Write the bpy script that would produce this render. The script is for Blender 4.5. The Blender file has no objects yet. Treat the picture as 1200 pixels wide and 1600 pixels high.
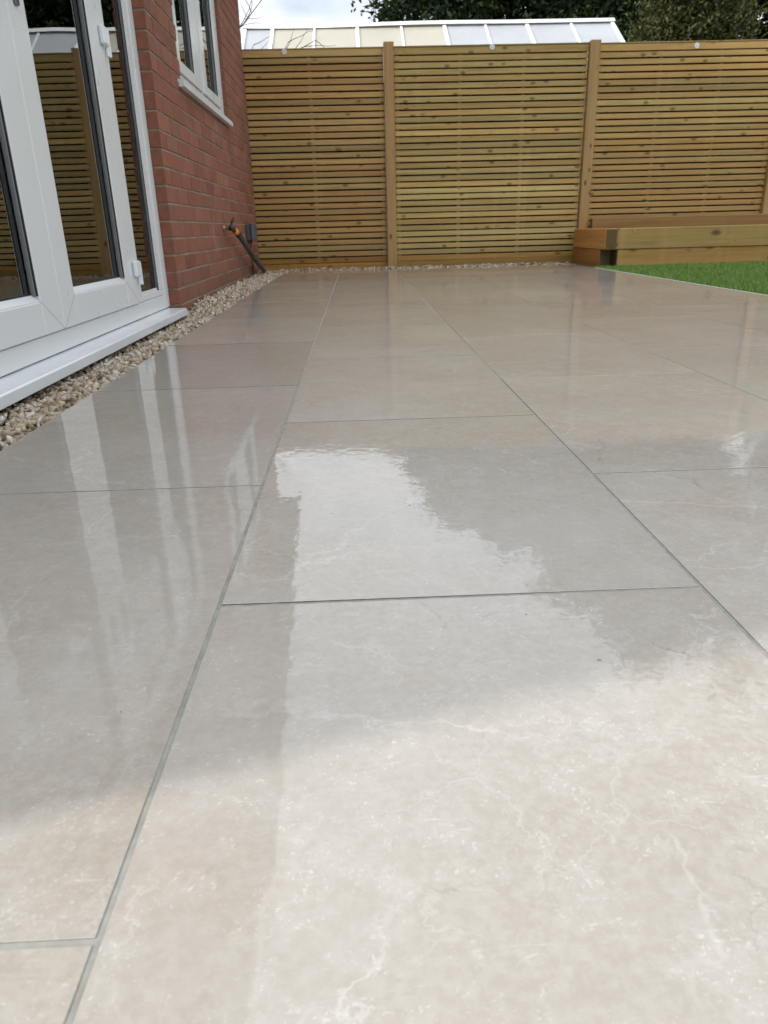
import bpy, math, random
import numpy as np
from mathutils import Matrix, Vector
R = random.Random(7)
rng = np.random.default_rng(7)
scene = bpy.context.scene
C = scene.collection
rad = math.radians

# ------------------------------------------------------------------ camera
cam_d = bpy.data.cameras.new("camera")
cam = bpy.data.objects.new("camera", cam_d)
C.objects.link(cam)
cr = Vector((0.9990128, -0.03702747, -0.02454353))
cu = Vector((0.03635529, 0.36396354, 0.93070341))
cf = Vector((0.02552864, 0.93067691, -0.36495038))
cam.matrix_world = Matrix(((cr.x, cu.x, -cf.x, 0), (cr.y, cu.y, -cf.y, 0), (cr.z, cu.z, -cf.z, 0.43), (0, 0, 0, 1)))
cam_d.sensor_fit = 'VERTICAL'
cam_d.sensor_height = 36
cam_d.sensor_width = 27
cam_d.lens = 1130.78 / 1600 * 36
cam_d.clip_start = 0.02
cam_d.clip_end = 600
cam_d.dof.use_dof = True
cam_d.dof.focus_distance = 1.35
cam_d.dof.aperture_fstop = 12.0
scene.camera = cam

# ------------------------------------------------------------------ sun, sky, exposure
SUN_EL = 29.0
SUN_AZ = math.atan2(-1.0, -0.30)            # the sun stands to the left, a little behind the camera
trav = Vector((1.0, 0.30, 0)).normalized() * math.cos(rad(SUN_EL)) + Vector((0, 0, -math.sin(rad(SUN_EL))))
sd = bpy.data.lights.new("sun", 'SUN')
sd.energy = 3.3
sd.angle = rad(2.2)
sd.color = (1.0, 0.97, 0.925)
so = bpy.data.objects.new("sun", sd)
so.rotation_euler = trav.to_track_quat('-Z', 'Y').to_euler()
C.objects.link(so)

world = bpy.data.worlds.new("World")
scene.world = world
world.use_nodes = True
wn = world.node_tree
wn.nodes.clear()


class NT:
    """small helper for building node trees"""
    def __init__(s, tree):
        s.t = tree

    def n(s, kind, **kw):
        nd = s.t.nodes.new(kind)
        for k, v in kw.items():
            if k.startswith('i_'):
                nd.inputs[int(k[2:])].default_value = v
            else:
                setattr(nd, k, v)
        return nd

    def put(s, sock, v):
        if isinstance(v, bpy.types.NodeSocket):
            s.t.links.new(v, sock)
        else:
            sock.default_value = v

    def math(s, op, a, b=0.0, c=0.0, clamp=False):
        nd = s.n('ShaderNodeMath', operation=op, use_clamp=clamp)
        s.put(nd.inputs[0], a)
        s.put(nd.inputs[1], b)
        s.put(nd.inputs[2], c)
        return nd.outputs[0]

    def vmath(s, op, a, b=(0, 0, 0)):
        nd = s.n('ShaderNodeVectorMath', operation=op)
        s.put(nd.inputs[0], a)
        s.put(nd.inputs[1], b)
        return nd.outputs[0]

    def noise(s, vec, scale, detail=4, rough=0.55, dist=0.0, out=0, dim='3D'):
        nd = s.n('ShaderNodeTexNoise', noise_dimensions=dim)
        if vec is not None:
            s.put(nd.inputs['Vector'], vec)
        nd.inputs['Scale'].default_value = scale
        nd.inputs['Detail'].default_value = detail
        nd.inputs['Roughness'].default_value = rough
        nd.inputs['Distortion'].default_value = dist
        return nd.outputs[out]

    def ramp(s, fac, stops, interp='LINEAR'):
        nd = s.n('ShaderNodeValToRGB')
        nd.color_ramp.interpolation = interp
        els = nd.color_ramp.elements
        while len(els) < len(stops):
            els.new(0.5)
        for e, (p, c) in zip(els, stops):
            e.position = p
            e.color = (*c, 1) if isinstance(c, tuple) else (c, c, c, 1)
        s.put(nd.inputs[0], fac)
        return nd.outputs[0]

    def mix(s, fac, a, b, blend='MIX'):
        nd = s.n('ShaderNodeMix', data_type='RGBA', blend_type=blend)
        s.put(nd.inputs[0], fac)
        s.put(nd.inputs[6], (*a, 1) if isinstance(a, tuple) else a)
        s.put(nd.inputs[7], (*b, 1) if isinstance(b, tuple) else b)
        return nd.outputs[2]

    def maprange(s, v, a, b, c, d, smooth=False):
        nd = s.n('ShaderNodeMapRange')
        nd.interpolation_type = 'SMOOTHSTEP' if smooth else 'LINEAR'
        s.put(nd.inputs[0], v)
        for i, q in enumerate((a, b, c, d)):
            s.put(nd.inputs[i + 1], q)
        return nd.outputs[0]

    def mapping(s, vec, loc=(0, 0, 0), rot=(0, 0, 0), scale=(1, 1, 1)):
        nd = s.n('ShaderNodeMapping')
        s.put(nd.inputs[0], vec)
        s.put(nd.inputs[1], loc)
        s.put(nd.inputs[2], rot)
        s.put(nd.inputs[3], scale)
        return nd.outputs[0]


w = NT(wn)
sky = w.n('ShaderNodeTexSky', sky_type='NISHITA')
sky.sun_disc = False
sky.sun_elevation = rad(SUN_EL)
sky.sun_rotation = SUN_AZ
sky.air_density = 1.0
sky.dust_density = 1.5
tc = w.n('ShaderNodeTexCoord')
sep = w.n('ShaderNodeSeparateXYZ')
w.put(sep.inputs[0], tc.outputs['Generated'])
zc = w.math('MAXIMUM', sep.outputs[2], 0.0)
den = w.math('ADD', zc, 0.22)
comb = w.n('ShaderNodeCombineXYZ')
w.put(comb.inputs[0], w.math('DIVIDE', sep.outputs[0], den))
w.put(comb.inputs[1], w.math('DIVIDE', sep.outputs[1], den))
cl1 = w.noise(comb.outputs[0], 1.1, 7, 0.55, 0.4)
cl2 = w.noise(comb.outputs[0], 2.7, 6, 0.6, 0.2)
cover = w.ramp(cl1, [(0.30, 0.45), (0.52, 1.0)])
# overcast brightness: the zenith about three times the horizon
grad = w.maprange(zc, 0.0, 1.0, 10.6, 19.0)
shade = w.ramp(cl2, [(0.3, (0.74, 0.815, 0.92)), (0.6, (1.05, 1.07, 1.10))])
gcol = w.n('ShaderNodeCombineColor')
for i in range(3):
    w.put(gcol.inputs[i], grad)
cloud = w.mix(1.0, shade, gcol.outputs[0], 'MULTIPLY')
skymix = w.mix(cover, sky.outputs[0], cloud)
bg = w.n('ShaderNodeBackground')
w.put(bg.inputs[0], skymix)
bg.inputs[1].default_value = 0.10
wo = w.n('ShaderNodeOutputWorld')
wn.links.new(bg.outputs[0], wo.inputs[0])

vs = scene.view_settings
vs.view_transform = 'Standard'
vs.look = 'None'
vs.gamma = 1
vs.use_curve_mapping = False
vs.exposure = 0.0
scene.cycles.max_bounces = 8
scene.cycles.glossy_bounces = 5
scene.cycles.transparent_max_bounces = 12
scene.cycles.caustics_reflective = False
scene.cycles.caustics_refractive = False


# ------------------------------------------------------------------ mesh helpers
class MB:
    """collects polygons and links them as one mesh object"""
    def __init__(s):
        s.v, s.f, s.m = [], [], []

    def add(s, verts, faces, mi=0):
        o = len(s.v)
        s.v += [tuple(map(float, p)) for p in verts]
        s.f += [tuple(i + o for i in q) for q in faces]
        s.m += [mi] * len(faces) if isinstance(mi, int) else list(mi)

    def box(s, x0, x1, y0, y1, z0, z1, bev=0.0, mi=0):
        if bev <= 0:
            v = [(x, y, z) for x in (x0, x1) for y in (y0, y1) for z in (z0, z1)]
            s.add(v, [(0, 1, 3, 2), (4, 6, 7, 5), (0, 4, 5, 1), (2, 3, 7, 6), (0, 2, 6, 4), (1, 5, 7, 3)], mi)
            return
        v, f = chamfer(x0, x1, y0, y1, z0, z1, bev)
        s.add(v, f, mi)

    def tube(s, pts, radii, seg=10, mi=0, cap=True):
        pts = [Vector(p) for p in pts]
        n = len(pts)
        if not hasattr(radii, '__len__'):
            radii = [radii] * n
        base = len(s.v)
        ref = None
        for i, p in enumerate(pts):
            d = (pts[min(i + 1, n - 1)] - pts[max(i - 1, 0)]).normalized()
            if ref is None:
                ref = Vector((0, 0, 1)) if abs(d.z) < 0.9 else Vector((1, 0, 0))
            u = d.cross(ref).normalized()
            q = u.cross(d).normalized()
            ref = q
            for k in range(seg):
                a = 2 * math.pi * k / seg
                s.v.append(tuple(p + radii[i] * (math.cos(a) * u + math.sin(a) * q)))
        for i in range(n - 1):
            for k in range(seg):
                a, b = base + i * seg + k, base + i * seg + (k + 1) % seg
                s.f.append((a, b, b + seg, a + seg))
                s.m.append(mi)
        if cap:
            s.f.append(tuple(base + k for k in range(seg))[::-1])
            s.f.append(tuple(base + (n - 1) * seg + k for k in range(seg)))
            s.m += [mi, mi]

    def mesh(s, name, mats, smooth=False):
        me = bpy.data.meshes.new(name)
        me.from_pydata(s.v, [], s.f)
        for mt in (mats if isinstance(mats, (list, tuple)) else [mats]):
            me.materials.append(mt)
        if any(s.m):
            me.polygons.foreach_set('material_index', s.m)
        if smooth:
            me.polygons.foreach_set('use_smooth', [True] * len(me.polygons))
        me.update()
        return me

    def build(s, name, mats, parent=None, smooth=False):
        return link(name, s.mesh(name, mats, smooth), parent)


def chamfer(x0, x1, y0, y1, z0, z1, b):
    """box with bevelled edges: 24 vertices, 26 faces"""
    c = ((x0, x1), (y0, y1), (z0, z1))
    idx, v = {}, []
    for sx in (0, 1):
        for sy in (0, 1):
            for sz in (0, 1):
                for ax in range(3):
                    p = []
                    for k, sg in enumerate((sx, sy, sz)):
                        q = c[k][sg]
                        if k != ax:
                            q += b if sg == 0 else -b
                        p.append(q)
                    idx[(sx, sy, sz, ax)] = len(v)
                    v.append(tuple(p))
    f = []
    cen = Vector(((x0 + x1) / 2, (y0 + y1) / 2, (z0 + z1) / 2))

    def addf(q):
        a, bb, cc = (Vector(v[i]) for i in q[:3])
        nrm = (bb - a).cross(cc - a)
        mid = sum((Vector(v[i]) for i in q), Vector()) / len(q)
        f.append(tuple(q) if nrm.dot(mid - cen) > 0 else tuple(q[::-1]))
    for ax in range(3):
        o1, o2 = [k for k in range(3) if k != ax]
        for sg in (0, 1):
            q = []
            for a1, a2 in ((0, 0), (1, 0), (1, 1), (0, 1)):
                k = [0, 0, 0]
                k[ax], k[o1], k[o2] = sg, a1, a2
                q.append(idx[(*k, ax)])
            addf(q)
        for s1 in (0, 1):
            for s2 in (0, 1):
                q = []
                for sg, face in ((0, o1), (1, o1), (1, o2), (0, o2)):
                    k = [0, 0, 0]
                    k[ax], k[o1], k[o2] = sg, s1, s2
                    q.append(idx[(*k, face)])
                addf(q)
    for sx in (0, 1):
        for sy in (0, 1):
            for sz in (0, 1):
                addf([idx[(sx, sy, sz, a)] for a in range(3)])
    return v, f


def link(name, me, parent=None, loc=None):
    o = bpy.data.objects.new(name, me)
    C.objects.link(o)
    if parent is not None:
        o.parent = parent
    if loc is not None:
        o.location = loc
    return o


def tag(o, label=None, cat=None, group=None, kind=None):
    for k, v in (('label', label), ('category', cat), ('group', group), ('kind', kind)):
        if v:
            o[k] = v
    return o


def thing(name, label, cat, loc=(0, 0, 0), group=None):
    o = bpy.data.objects.new(name, None)
    o.empty_display_size = 0.1
    C.objects.link(o)
    o.location = loc
    return tag(o, label, cat, group)


def fast_mesh(name, co, tris, mats, nper=3, smooth=False):
    me = bpy.data.meshes.new(name)
    co = np.asarray(co, np.float32)
    tris = np.asarray(tris, np.int32)
    me.vertices.add(len(co))
    me.vertices.foreach_set('co', co.ravel())
    me.loops.add(tris.size)
    me.loops.foreach_set('vertex_index', tris.ravel())
    me.polygons.add(len(tris))
    me.polygons.foreach_set('loop_start', np.arange(0, tris.size, nper, dtype=np.int32))
    if smooth:
        me.polygons.foreach_set('use_smooth', np.ones(len(tris), bool))
    for m in (mats if isinstance(mats, (list, tuple)) else [mats]):
        me.materials.append(m)
    me.update(calc_edges=True)
    me.validate()
    return me


# ------------------------------------------------------------------ materials
def newmat(name):
    m = bpy.data.materials.new(name)
    m.use_nodes = True
    m.node_tree.nodes.clear()
    t = NT(m.node_tree)
    out = t.n('ShaderNodeOutputMaterial')
    p = t.n('ShaderNodeBsdfPrincipled')
    m.node_tree.links.new(p.outputs[0], out.inputs[0])
    return m, t, p, out


def setp(t, p, **kw):
    names = dict(col='Base Color', rough='Roughness', ior='IOR', spec='Specular IOR Level', nrm='Normal', metal='Metallic', trans='Transmission Weight', coat='Coat Weight', coatr='Coat Roughness', coatn='Coat Normal', alpha='Alpha')
    for k, v in kw.items():
        if isinstance(v, tuple) and len(v) == 3 and k == 'col':
            v = (*v, 1)
        t.put(p.inputs[names[k]], v)


def bump(t, h, strength=1.0, dist=0.001, nrm=None):
    b = t.n('ShaderNodeBump')
    b.inputs['Strength'].default_value = strength
    b.inputs['Distance'].default_value = dist
    t.put(b.inputs['Height'], h)
    if nrm is not None:
        t.put(b.inputs['Normal'], nrm)
    return b.outputs[0]


def simple(name, col, rough=0.5, var=0.12, scale=20, metal=0.0, bmp=0.0, spec=0.5):
    m, t, p, o = newmat(name)
    g = t.n('ShaderNodeTexCoord')
    nz = t.noise(g.outputs['Object'], scale, 5, 0.6)
    lo = tuple(c * (1 - var) for c in col)
    hi = tuple(min(1, c * (1 + var)) for c in col)
    setp(t, p, col=t.mix(t.maprange(nz, 0.3, 0.7, 0, 1), lo, hi), rough=t.maprange(nz, 0.3, 0.7, max(0.03, rough - 0.06), rough + 0.06), metal=metal, spec=spec)
    if bmp:
        setp(t, p, nrm=bump(t, nz, 1.0, bmp))
    return m


def mat_tile():
    m, t, p, o = newmat("wet_porcelain")
    tcn = t.n('ShaderNodeTexCoord')
    geo = t.n('ShaderNodeNewGeometry')
    oi = t.n('ShaderNodeObjectInfo')
    pos = geo.outputs['Position']
    off = t.n('ShaderNodeCombineXYZ')
    t.put(off.inputs[0], t.math('MULTIPLY', oi.outputs['Random'], 37.0))
    t.put(off.inputs[1], t.math('MULTIPLY', oi.outputs['Random'], 91.0))
    t.put(off.inputs[2], t.math('MULTIPLY', oi.outputs['Random'], 13.0))
    uv = t.vmath('ADD', tcn.outputs['Object'], off.outputs[0])
    big = t.noise(uv, 2.2, 4, 0.55, 0.5)
    mid = t.noise(uv, 16, 7, 0.72, 0.25)
    fine = t.noise(uv, 95, 4, 0.7)
    clump = t.noise(uv, 22, 5, 0.68, 0.5)
    col = t.ramp(big, [(0.28, (0.39, 0.345, 0.288)), (0.48, (0.43, 0.392, 0.341)), (0.68, (0.46, 0.432, 0.387))])
    pink = t.noise(t.vmath('ADD', uv, (5.1, 2.2, 0)), 3.4, 4, 0.6)
    col = t.mix(t.maprange(pink, 0.56, 0.72, 0, 0.55, True), col, (0.425, 0.345, 0.285))
    # grainy stone: fine dark and pale mottling, not smoke
    col = t.mix(t.maprange(mid, 0.46, 0.28, 0.0, 0.30), col, (0.33, 0.29, 0.24))
    col = t.mix(t.maprange(fine, 0.40, 0.70, 0.0, 0.42), col, (0.54, 0.515, 0.465))
    col = t.mix(t.maprange(clump, 0.48, 0.74, 0, 0.27), col, (0.58, 0.56, 0.515))
    # small pale flecks and hair scratches, gathered in clumps
    gate = t.maprange(clump, 0.44, 0.58, 0.12, 1.0)
    flk = t.maprange(t.noise(uv, 260, 2, 0.55, 0.7), 0.60, 0.70, 0, 0.5)
    col = t.mix(t.math('MULTIPLY', flk, gate), col, (0.70, 0.685, 0.64))
    for rot, sd_ in ((0.5, 0.0), (-0.7, 4.0), (1.4, 9.0)):
        sv = t.mapping(t.vmath('ADD', uv, (sd_, sd_, 0)), rot=(0, 0, rot), scale=(16, 120, 1))
        scr = t.maprange(t.noise(sv, 1.0, 3, 0.55, 1.4), 0.67, 0.75, 0, 0.4)
        col = t.mix(t.math('MULTIPLY', scr, gate), col, (0.69, 0.675, 0.635))
    # wandering pale veins, broken up
    wob = t.n('ShaderNodeTexNoise')
    t.put(wob.inputs['Vector'], uv)
    wob.inputs['Scale'].default_value = 7.0
    wob.inputs['Detail'].default_value = 6
    wob.inputs['Roughness'].default_value = 0.62
    wv = t.vmath('ADD', uv, t.vmath('MULTIPLY', t.vmath('SUBTRACT', wob.outputs[1], (0.5, 0.5, 0.5)), (0.16, 0.16, 0.16)))

    def veins(scale, width, lo, hi, seed):
        vo = t.n('ShaderNodeTexVoronoi', feature='DISTANCE_TO_EDGE')
        t.put(vo.inputs['Vector'], t.vmath('ADD', wv, (seed, seed * 0.7, 0)))
        vo.inputs['Scale'].default_value = scale
        e = t.maprange(vo.outputs['Distance'], 0.0, width, 1.0, 0.0)
        k = t.maprange(t.noise(t.vmath('ADD', uv, (seed, -seed, 1)), 2.8, 3, 0.6), lo, hi, 0, 1)
        return t.math('MULTIPLY', e, k)
    col = t.mix(t.math('MULTIPLY', veins(1.6, 0.007, 0.50, 0.60, 3.3), 0.34), col, (0.72, 0.705, 0.665))
    col = t.mix(t.math('MULTIPLY', veins(3.6, 0.010, 0.52, 0.62, 8.1), 0.42), col, (0.68, 0.66, 0.62))
    col = t.mix(t.math('MULTIPLY', veins(9.0, 0.016, 0.53, 0.66, 5.9), 0.28), col, (0.66, 0.64, 0.60))
    col = t.mix(t.math('MULTIPLY', veins(2.6, 0.005, 0.54, 0.62, 1.7), 0.55), col, (0.24, 0.20, 0.165))
    # a few rust-brown spots
    sp = t.n('ShaderNodeTexVoronoi', feature='F1')
    t.put(sp.inputs['Vector'], uv)
    sp.inputs['Scale'].default_value = 5.0
    sc_ = t.n('ShaderNodeSeparateColor')
    t.put(sc_.inputs[0], sp.outputs['Color'])
    spot = t.math('MULTIPLY', t.maprange(sp.outputs['Distance'], 0.012, 0.03, 0.55, 0.0), t.math('GREATER_THAN', sc_.outputs[0], 0.86))
    col = t.mix(spot, col, (0.20, 0.14, 0.08))
    tint = t.maprange(oi.outputs['Random'], 0, 1, 0.92, 1.07)
    tv = t.n('ShaderNodeCombineColor')
    for i in range(3):
        t.put(tv.inputs[i], tint)
    col = t.mix(1.0, col, tv.outputs[0], 'MULTIPLY')
    # a film of rain lies on the tiles: mirror smooth where it is deep, a bit rougher where it thins
    film = t.noise(pos, 1.7, 5, 0.6, 0.5)
    r = t.maprange(film, 0.42, 0.66, 0.003, 0.035, True)
    r = t.math('ADD', r, t.maprange(fine, 0.5, 0.8, 0.0, 0.018))
    rip = t.noise(t.mapping(pos, scale=(1, 1.0, 1)), 9.0, 3, 0.5)
    rip2 = t.noise(pos, 46.0, 2, 0.5, 0.3)
    spy = t.n('ShaderNodeSeparateXYZ')
    t.put(spy.inputs[0], pos)
    deep = t.maprange(spy.outputs[1], 1.5, 3.2, 0.25, 1.0, True)
    rip3 = t.noise(pos, 21.0, 3, 0.55, 0.3)
    rip = t.math('ADD', rip, t.math('MULTIPLY', t.math('MULTIPLY', rip3, deep), 1.3))
    n1 = bump(t, rip, 1.0, 0.00030)
    n2 = bump(t, rip2, 1.0, 0.00014, n1)
    setp(t, p, col=col, rough=0.5, spec=0.25, coat=1.0, coatr=r, coatn=n2)
    p.inputs['Coat IOR'].default_value = 1.5
    return m


def mat_wood(name, base, dark, knot=1.0, scale=1.0, rough=0.62, green=0.4):
    """sawn treated pine, the grain along local X"""
    m, t, p, o = newmat(name)
    tcn = t.n('ShaderNodeTexCoord')
    oi = t.n('ShaderNodeObjectInfo')
    geo = t.n('ShaderNodeNewGeometry')
    off = t.n('ShaderNodeCombineXYZ')
    for i, k in enumerate((53.0, 17.0, 29.0)):
        t.put(off.inputs[i], t.math('MULTIPLY', oi.outputs['Random'], k))
    v = t.vmath('ADD', tcn.outputs['Object'], off.outputs[0])
    vo = t.n('ShaderNodeTexVoronoi', feature='F1')
    t.put(vo.inputs['Vector'], t.mapping(v, scale=(8.0 * scale, 15 * scale, 15 * scale)))
    vo.inputs['Scale'].default_value = 1.0
    dist = vo.outputs['Distance']
    pick = t.n('ShaderNodeSeparateColor')
    t.put(pick.inputs[0], vo.outputs['Color'])
    has = t.math('GREATER_THAN', pick.outputs[0], 0.74)
    swirl = t.math('MULTIPLY', t.maprange(dist, 0.0, 0.6, 0.4, 0.0, True), has)
    gv = t.vmath('ADD', t.mapping(v, scale=(1.3 * scale, 42 * scale, 42 * scale)), (0, 0, 0))
    gw = t.n('ShaderNodeCombineXYZ')
    t.put(gw.inputs[1], t.math('MULTIPLY', swirl, 9.0))
    t.put(gw.inputs[2], t.math('MULTIPLY', swirl, 9.0))
    gv = t.vmath('ADD', gv, gw.outputs[0])
    grain = t.noise(gv, 1.0, 5, 0.62, 0.6)
    blot = t.noise(t.mapping(v, scale=(2.2, 5, 5)), 1.0, 4, 0.6)
    col = t.mix(t.maprange(grain, 0.3, 0.72, 0, 1), base, dark)
    col = t.mix(t.maprange(blot, 0.45, 0.75, 0, green), col, (base[0] * 0.78, base[1] * 0.95, base[2] * 0.78))
    warm = t.noise(t.mapping(t.vmath('ADD', v, (7, 3, 1)), scale=(1.5, 4, 4)), 1.0, 3, 0.55)
    col = t.mix(t.maprange(warm, 0.5, 0.75, 0, 0.5), col, (base[0] * 0.86, base[1] * 0.72, base[2] * 0.68))
    wet = t.noise(t.mapping(geo.outputs['Position'], scale=(9, 9, 0.5)), 1.0, 3, 0.55)
    col = t.mix(t.maprange(wet, 0.55, 0.75, 0, 0.3), col, (base[0] * 1.1, base[1] * 1.12, base[2] * 1.25))
    tone = t.maprange(oi.outputs['Random'], 0, 1, 0.84, 1.12)
    tv = t.n('ShaderNodeCombineColor')
    t.put(tv.inputs[0], tone)
    t.put(tv.inputs[1], tone)
    t.put(tv.inputs[2], tone)
    col = t.mix(1.0, col, tv.outputs[0], 'MULTIPLY')
    col = t.mix(1.0, col, oi.outputs['Color'], 'MULTIPLY')
    kn = t.math('MULTIPLY', t.maprange(dist, 0.12, 0.34, knot * 0.85, 0.0, True), has)
    col = t.mix(kn, col, (dark[0] * 0.32, dark[1] * 0.26, dark[2] * 0.26))
    setp(t, p, col=col, rough=rough, spec=0.3, nrm=bump(t, grain, 0.5, 0.0012))
    return m


def mat_brick(island=False):
    m, t, p, o = newmat("drag_faced_brick")
    tcn = t.n('ShaderNodeTexCoord')
    geo = t.n('ShaderNodeNewGeometry')
    oi = t.n('ShaderNodeObjectInfo')
    rnd = geo.outputs['Random Per Island'] if island else oi.outputs['Random']
    v = geo.outputs['Position']
    drag = t.noise(t.mapping(v, scale=(60, 60, 7)), 1.0, 5, 0.65, 0.3)
    blot = t.noise(v, 9.0, 4, 0.6)
    base = t.ramp(rnd, [(0.0, (0.20, 0.082, 0.050)), (0.3, (0.285, 0.112, 0.066)), (0.55, (0.25, 0.102, 0.064)), (0.8, (0.31, 0.135, 0.085)), (1.0, (0.205, 0.092, 0.064))])
    col = t.mix(t.maprange(drag, 0.35, 0.75, 0, 0.6), base, (0.16, 0.068, 0.05))
    col = t.mix(t.maprange(blot, 0.5, 0.8, 0, 0.45), col, (0.30, 0.17, 0.14))
    # lime bloom in faint patches
    bl = t.noise(v, 2.3, 4, 0.6)
    col = t.mix(t.maprange(bl, 0.60, 0.8, 0, 0.25), col, (0.42, 0.32, 0.29))
    pit = t.noise(v, 75.0, 3, 0.6)
    col = t.mix(t.maprange(pit, 0.62, 0.72, 0, 0.5), col, (0.10, 0.048, 0.037))
    sepz = t.n('ShaderNodeSeparateXYZ')
    t.put(sepz.inputs[0], v)
    splash = t.math('MULTIPLY', t.maprange(sepz.outputs[2], 0.0, 0.28, 0.5, 0.0), t.maprange(blot, 0.3, 0.6, 0.2, 1.0))
    col = t.mix(splash, col, (0.16, 0.10, 0.075))
    setp(t, p, col=col, rough=0.85, spec=0.2, nrm=bump(t, t.math('ADD', drag, t.math('MULTIPLY', pit, 0.4)), 0.8, 0.003))
    return m


def mat_glass(name, ior=1.75, tint=(0.82, 0.86, 0.86), wave=0.0012):
    m, t, p, o = newmat(name)
    m.node_tree.nodes.remove(p)
    geo = t.n('ShaderNodeNewGeometry')
    tr = t.n('ShaderNodeBsdfTransparent')
    tr.inputs[0].default_value = (*tint, 1)
    gl = t.n('ShaderNodeBsdfGlossy')
    gl.inputs['Roughness'].default_value = 0.0
    gl.inputs['Color'].default_value = (0.95, 0.97, 0.96, 1)
    nz = t.noise(t.mapping(geo.outputs['Position'], scale=(1, 1.0, 1.0)), 1.15, 0, 0.4)
    nb = bump(t, nz, 1.0, wave * 4)
    t.put(gl.inputs['Normal'], nb)
    fr = t.n('ShaderNodeFresnel')
    fr.inputs[0].default_value = ior
    mx = t.n('ShaderNodeMixShader')
    t.put(mx.inputs[0], fr.outputs[0])
    m.node_tree.links.new(tr.outputs[0], mx.inputs[1])
    m.node_tree.links.new(gl.outputs[0], mx.inputs[2])
    m.node_tree.links.new(mx.outputs[0], o.inputs[0])
    return m


def mat_leaf(name, a, b, c):
    m, t, p, o = newmat(name)
    geo = t.n('ShaderNodeNewGeometry')
    big = t.noise(geo.outputs['Position'], 0.55, 3, 0.6)
    col = t.ramp(geo.outputs['Random Per Island'], [(0.0, a), (0.6, b), (1.0, c)])
    col = t.mix(t.maprange(big, 0.35, 0.7, 0, 0.55), col, c)
    setp(t, p, col=col, rough=0.6, spec=0.25)
    tl = t.n('ShaderNodeBsdfTranslucent')
    t.put(tl.inputs[0], col)
    mx = t.n('ShaderNodeMixShader')
    mx.inputs[0].default_value = 0.22
    m.node_tree.links.new(p.outputs[0], mx.inputs[1])
    m.node_tree.links.new(tl.outputs[0], mx.inputs[2])
    m.node_tree.links.new(mx.outputs[0], o.inputs[0])
    return m


def mat_island(name, stops, rough=0.8, nscale=200.0, bd=0.0006, spec=0.3):
    m, t, p, o = newmat(name)
    geo = t.n('ShaderNodeNewGeometry')
    col = t.ramp(geo.outputs['Random Per Island'], stops)
    nz = t.noise(geo.outputs['Position'], nscale, 4, 0.6)
    col = t.mix(t.maprange(nz, 0.35, 0.75, 0, 0.4), col, tuple(c * 0.6 for c in stops[0][1]))
    setp(t, p, col=col, rough=rough, spec=spec)
    if bd:
        setp(t, p, nrm=bump(t, nz, 0.7, bd))
    return m


M = {}
M['tile'] = mat_tile()
M['tilebody'] = simple('tile_edge_shade', (0.05, 0.047, 0.042), 0.8, 0.3, 60)  # dark tile body, with the shadow line of the joints painted into it
M['grout'] = simple('grout', (0.30, 0.30, 0.265), 0.8, 0.22, 45)
M['slat'] = mat_wood('treated_slat_wood', (0.53, 0.395, 0.175), (0.33, 0.215, 0.088), 0.85)
M['rear'] = simple('gap_shade_board', (0.035, 0.028, 0.02), 0.9, 0.3, 20)  # near-black colour paints in the shade behind the slat gaps
M['post'] = mat_wood('treated_post_wood', (0.46, 0.30, 0.135), (0.32, 0.19, 0.08), 1.0)
M['sleeper'] = mat_wood('sleeper_wood', (0.43, 0.29, 0.125), (0.27, 0.155, 0.058), 1.0, 0.6)
M['endgrain'] = simple('end_grain', (0.115, 0.072, 0.03), 0.85, 0.35, 40, bmp=0.001)
M['brick'] = mat_brick()
M['brick_many'] = mat_brick(True)
M['brick_end'] = simple('brick_end', (0.215, 0.078, 0.046), 0.8, 0.2, 25)
M['mortar'] = simple('mortar', (0.27, 0.225, 0.175), 0.9, 0.35, 22, bmp=0.001)
M['upvc'] = simple('white_upvc', (0.67, 0.69, 0.695), 0.30, 0.012, 2.5)
M['upvc_white'] = simple('white_cill_upvc', (0.72, 0.755, 0.77), 0.22, 0.03, 3)
M['gasket'] = simple('black_gasket', (0.018, 0.018, 0.02), 0.6, 0.1)
M['greybar'] = simple('grey_spacer_bar', (0.20, 0.205, 0.21), 0.45, 0.1)
M['glass'] = mat_glass('door_glass', 2.6, wave=0.0009)
M['winglass'] = mat_glass('window_glass', 2.1, wave=0.0006)
M['handle'] = simple('satin_grey_metal', (0.22, 0.22, 0.23), 0.3, 0.1, 30, 0.8)
M['room'] = simple('room_plaster', (0.30, 0.28, 0.26), 0.9, 0.05, 3)
M['roomfloor'] = simple('room_floor', (0.16, 0.12, 0.09), 0.5, 0.2, 6)
M['curtain'] = simple('curtain_cloth', (0.80, 0.78, 0.75), 0.95, 0.08, 60)
M['rooftile'] = simple('roof_tile', (0.11, 0.075, 0.065), 0.8, 0.3, 12)
M['soil'] = simple('soil', (0.06, 0.042, 0.03), 0.95, 0.4, 14, bmp=0.01)
M['ground'] = simple('rough_ground', (0.07, 0.085, 0.035), 0.95, 0.4, 0.8)
M['lawnbase'] = simple('lawn_base', (0.06, 0.12, 0.03), 0.9, 0.3, 60)
M['edging'] = simple('pale_edging', (0.50, 0.50, 0.46), 0.6, 0.1, 30)
M['tapblack'] = simple('black_plastic', (0.022, 0.023, 0.025), 0.4, 0.2)
M['brass'] = simple('dull_brass', (0.42, 0.36, 0.28), 0.35, 0.15, 60, 0.9)
M['orange'] = simple('orange_plastic', (0.80, 0.26, 0.02), 0.4, 0.1)
M['hose'] = simple('dark_hose_rubber', (0.050, 0.052, 0.050), 0.5, 0.25, 30)
M['socket'] = simple('grey_socket_plastic', (0.075, 0.085, 0.10), 0.45, 0.08)
M['ghwhite'] = simple('white_frame_paint', (0.82, 0.83, 0.83), 0.4, 0.04, 5)
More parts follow.
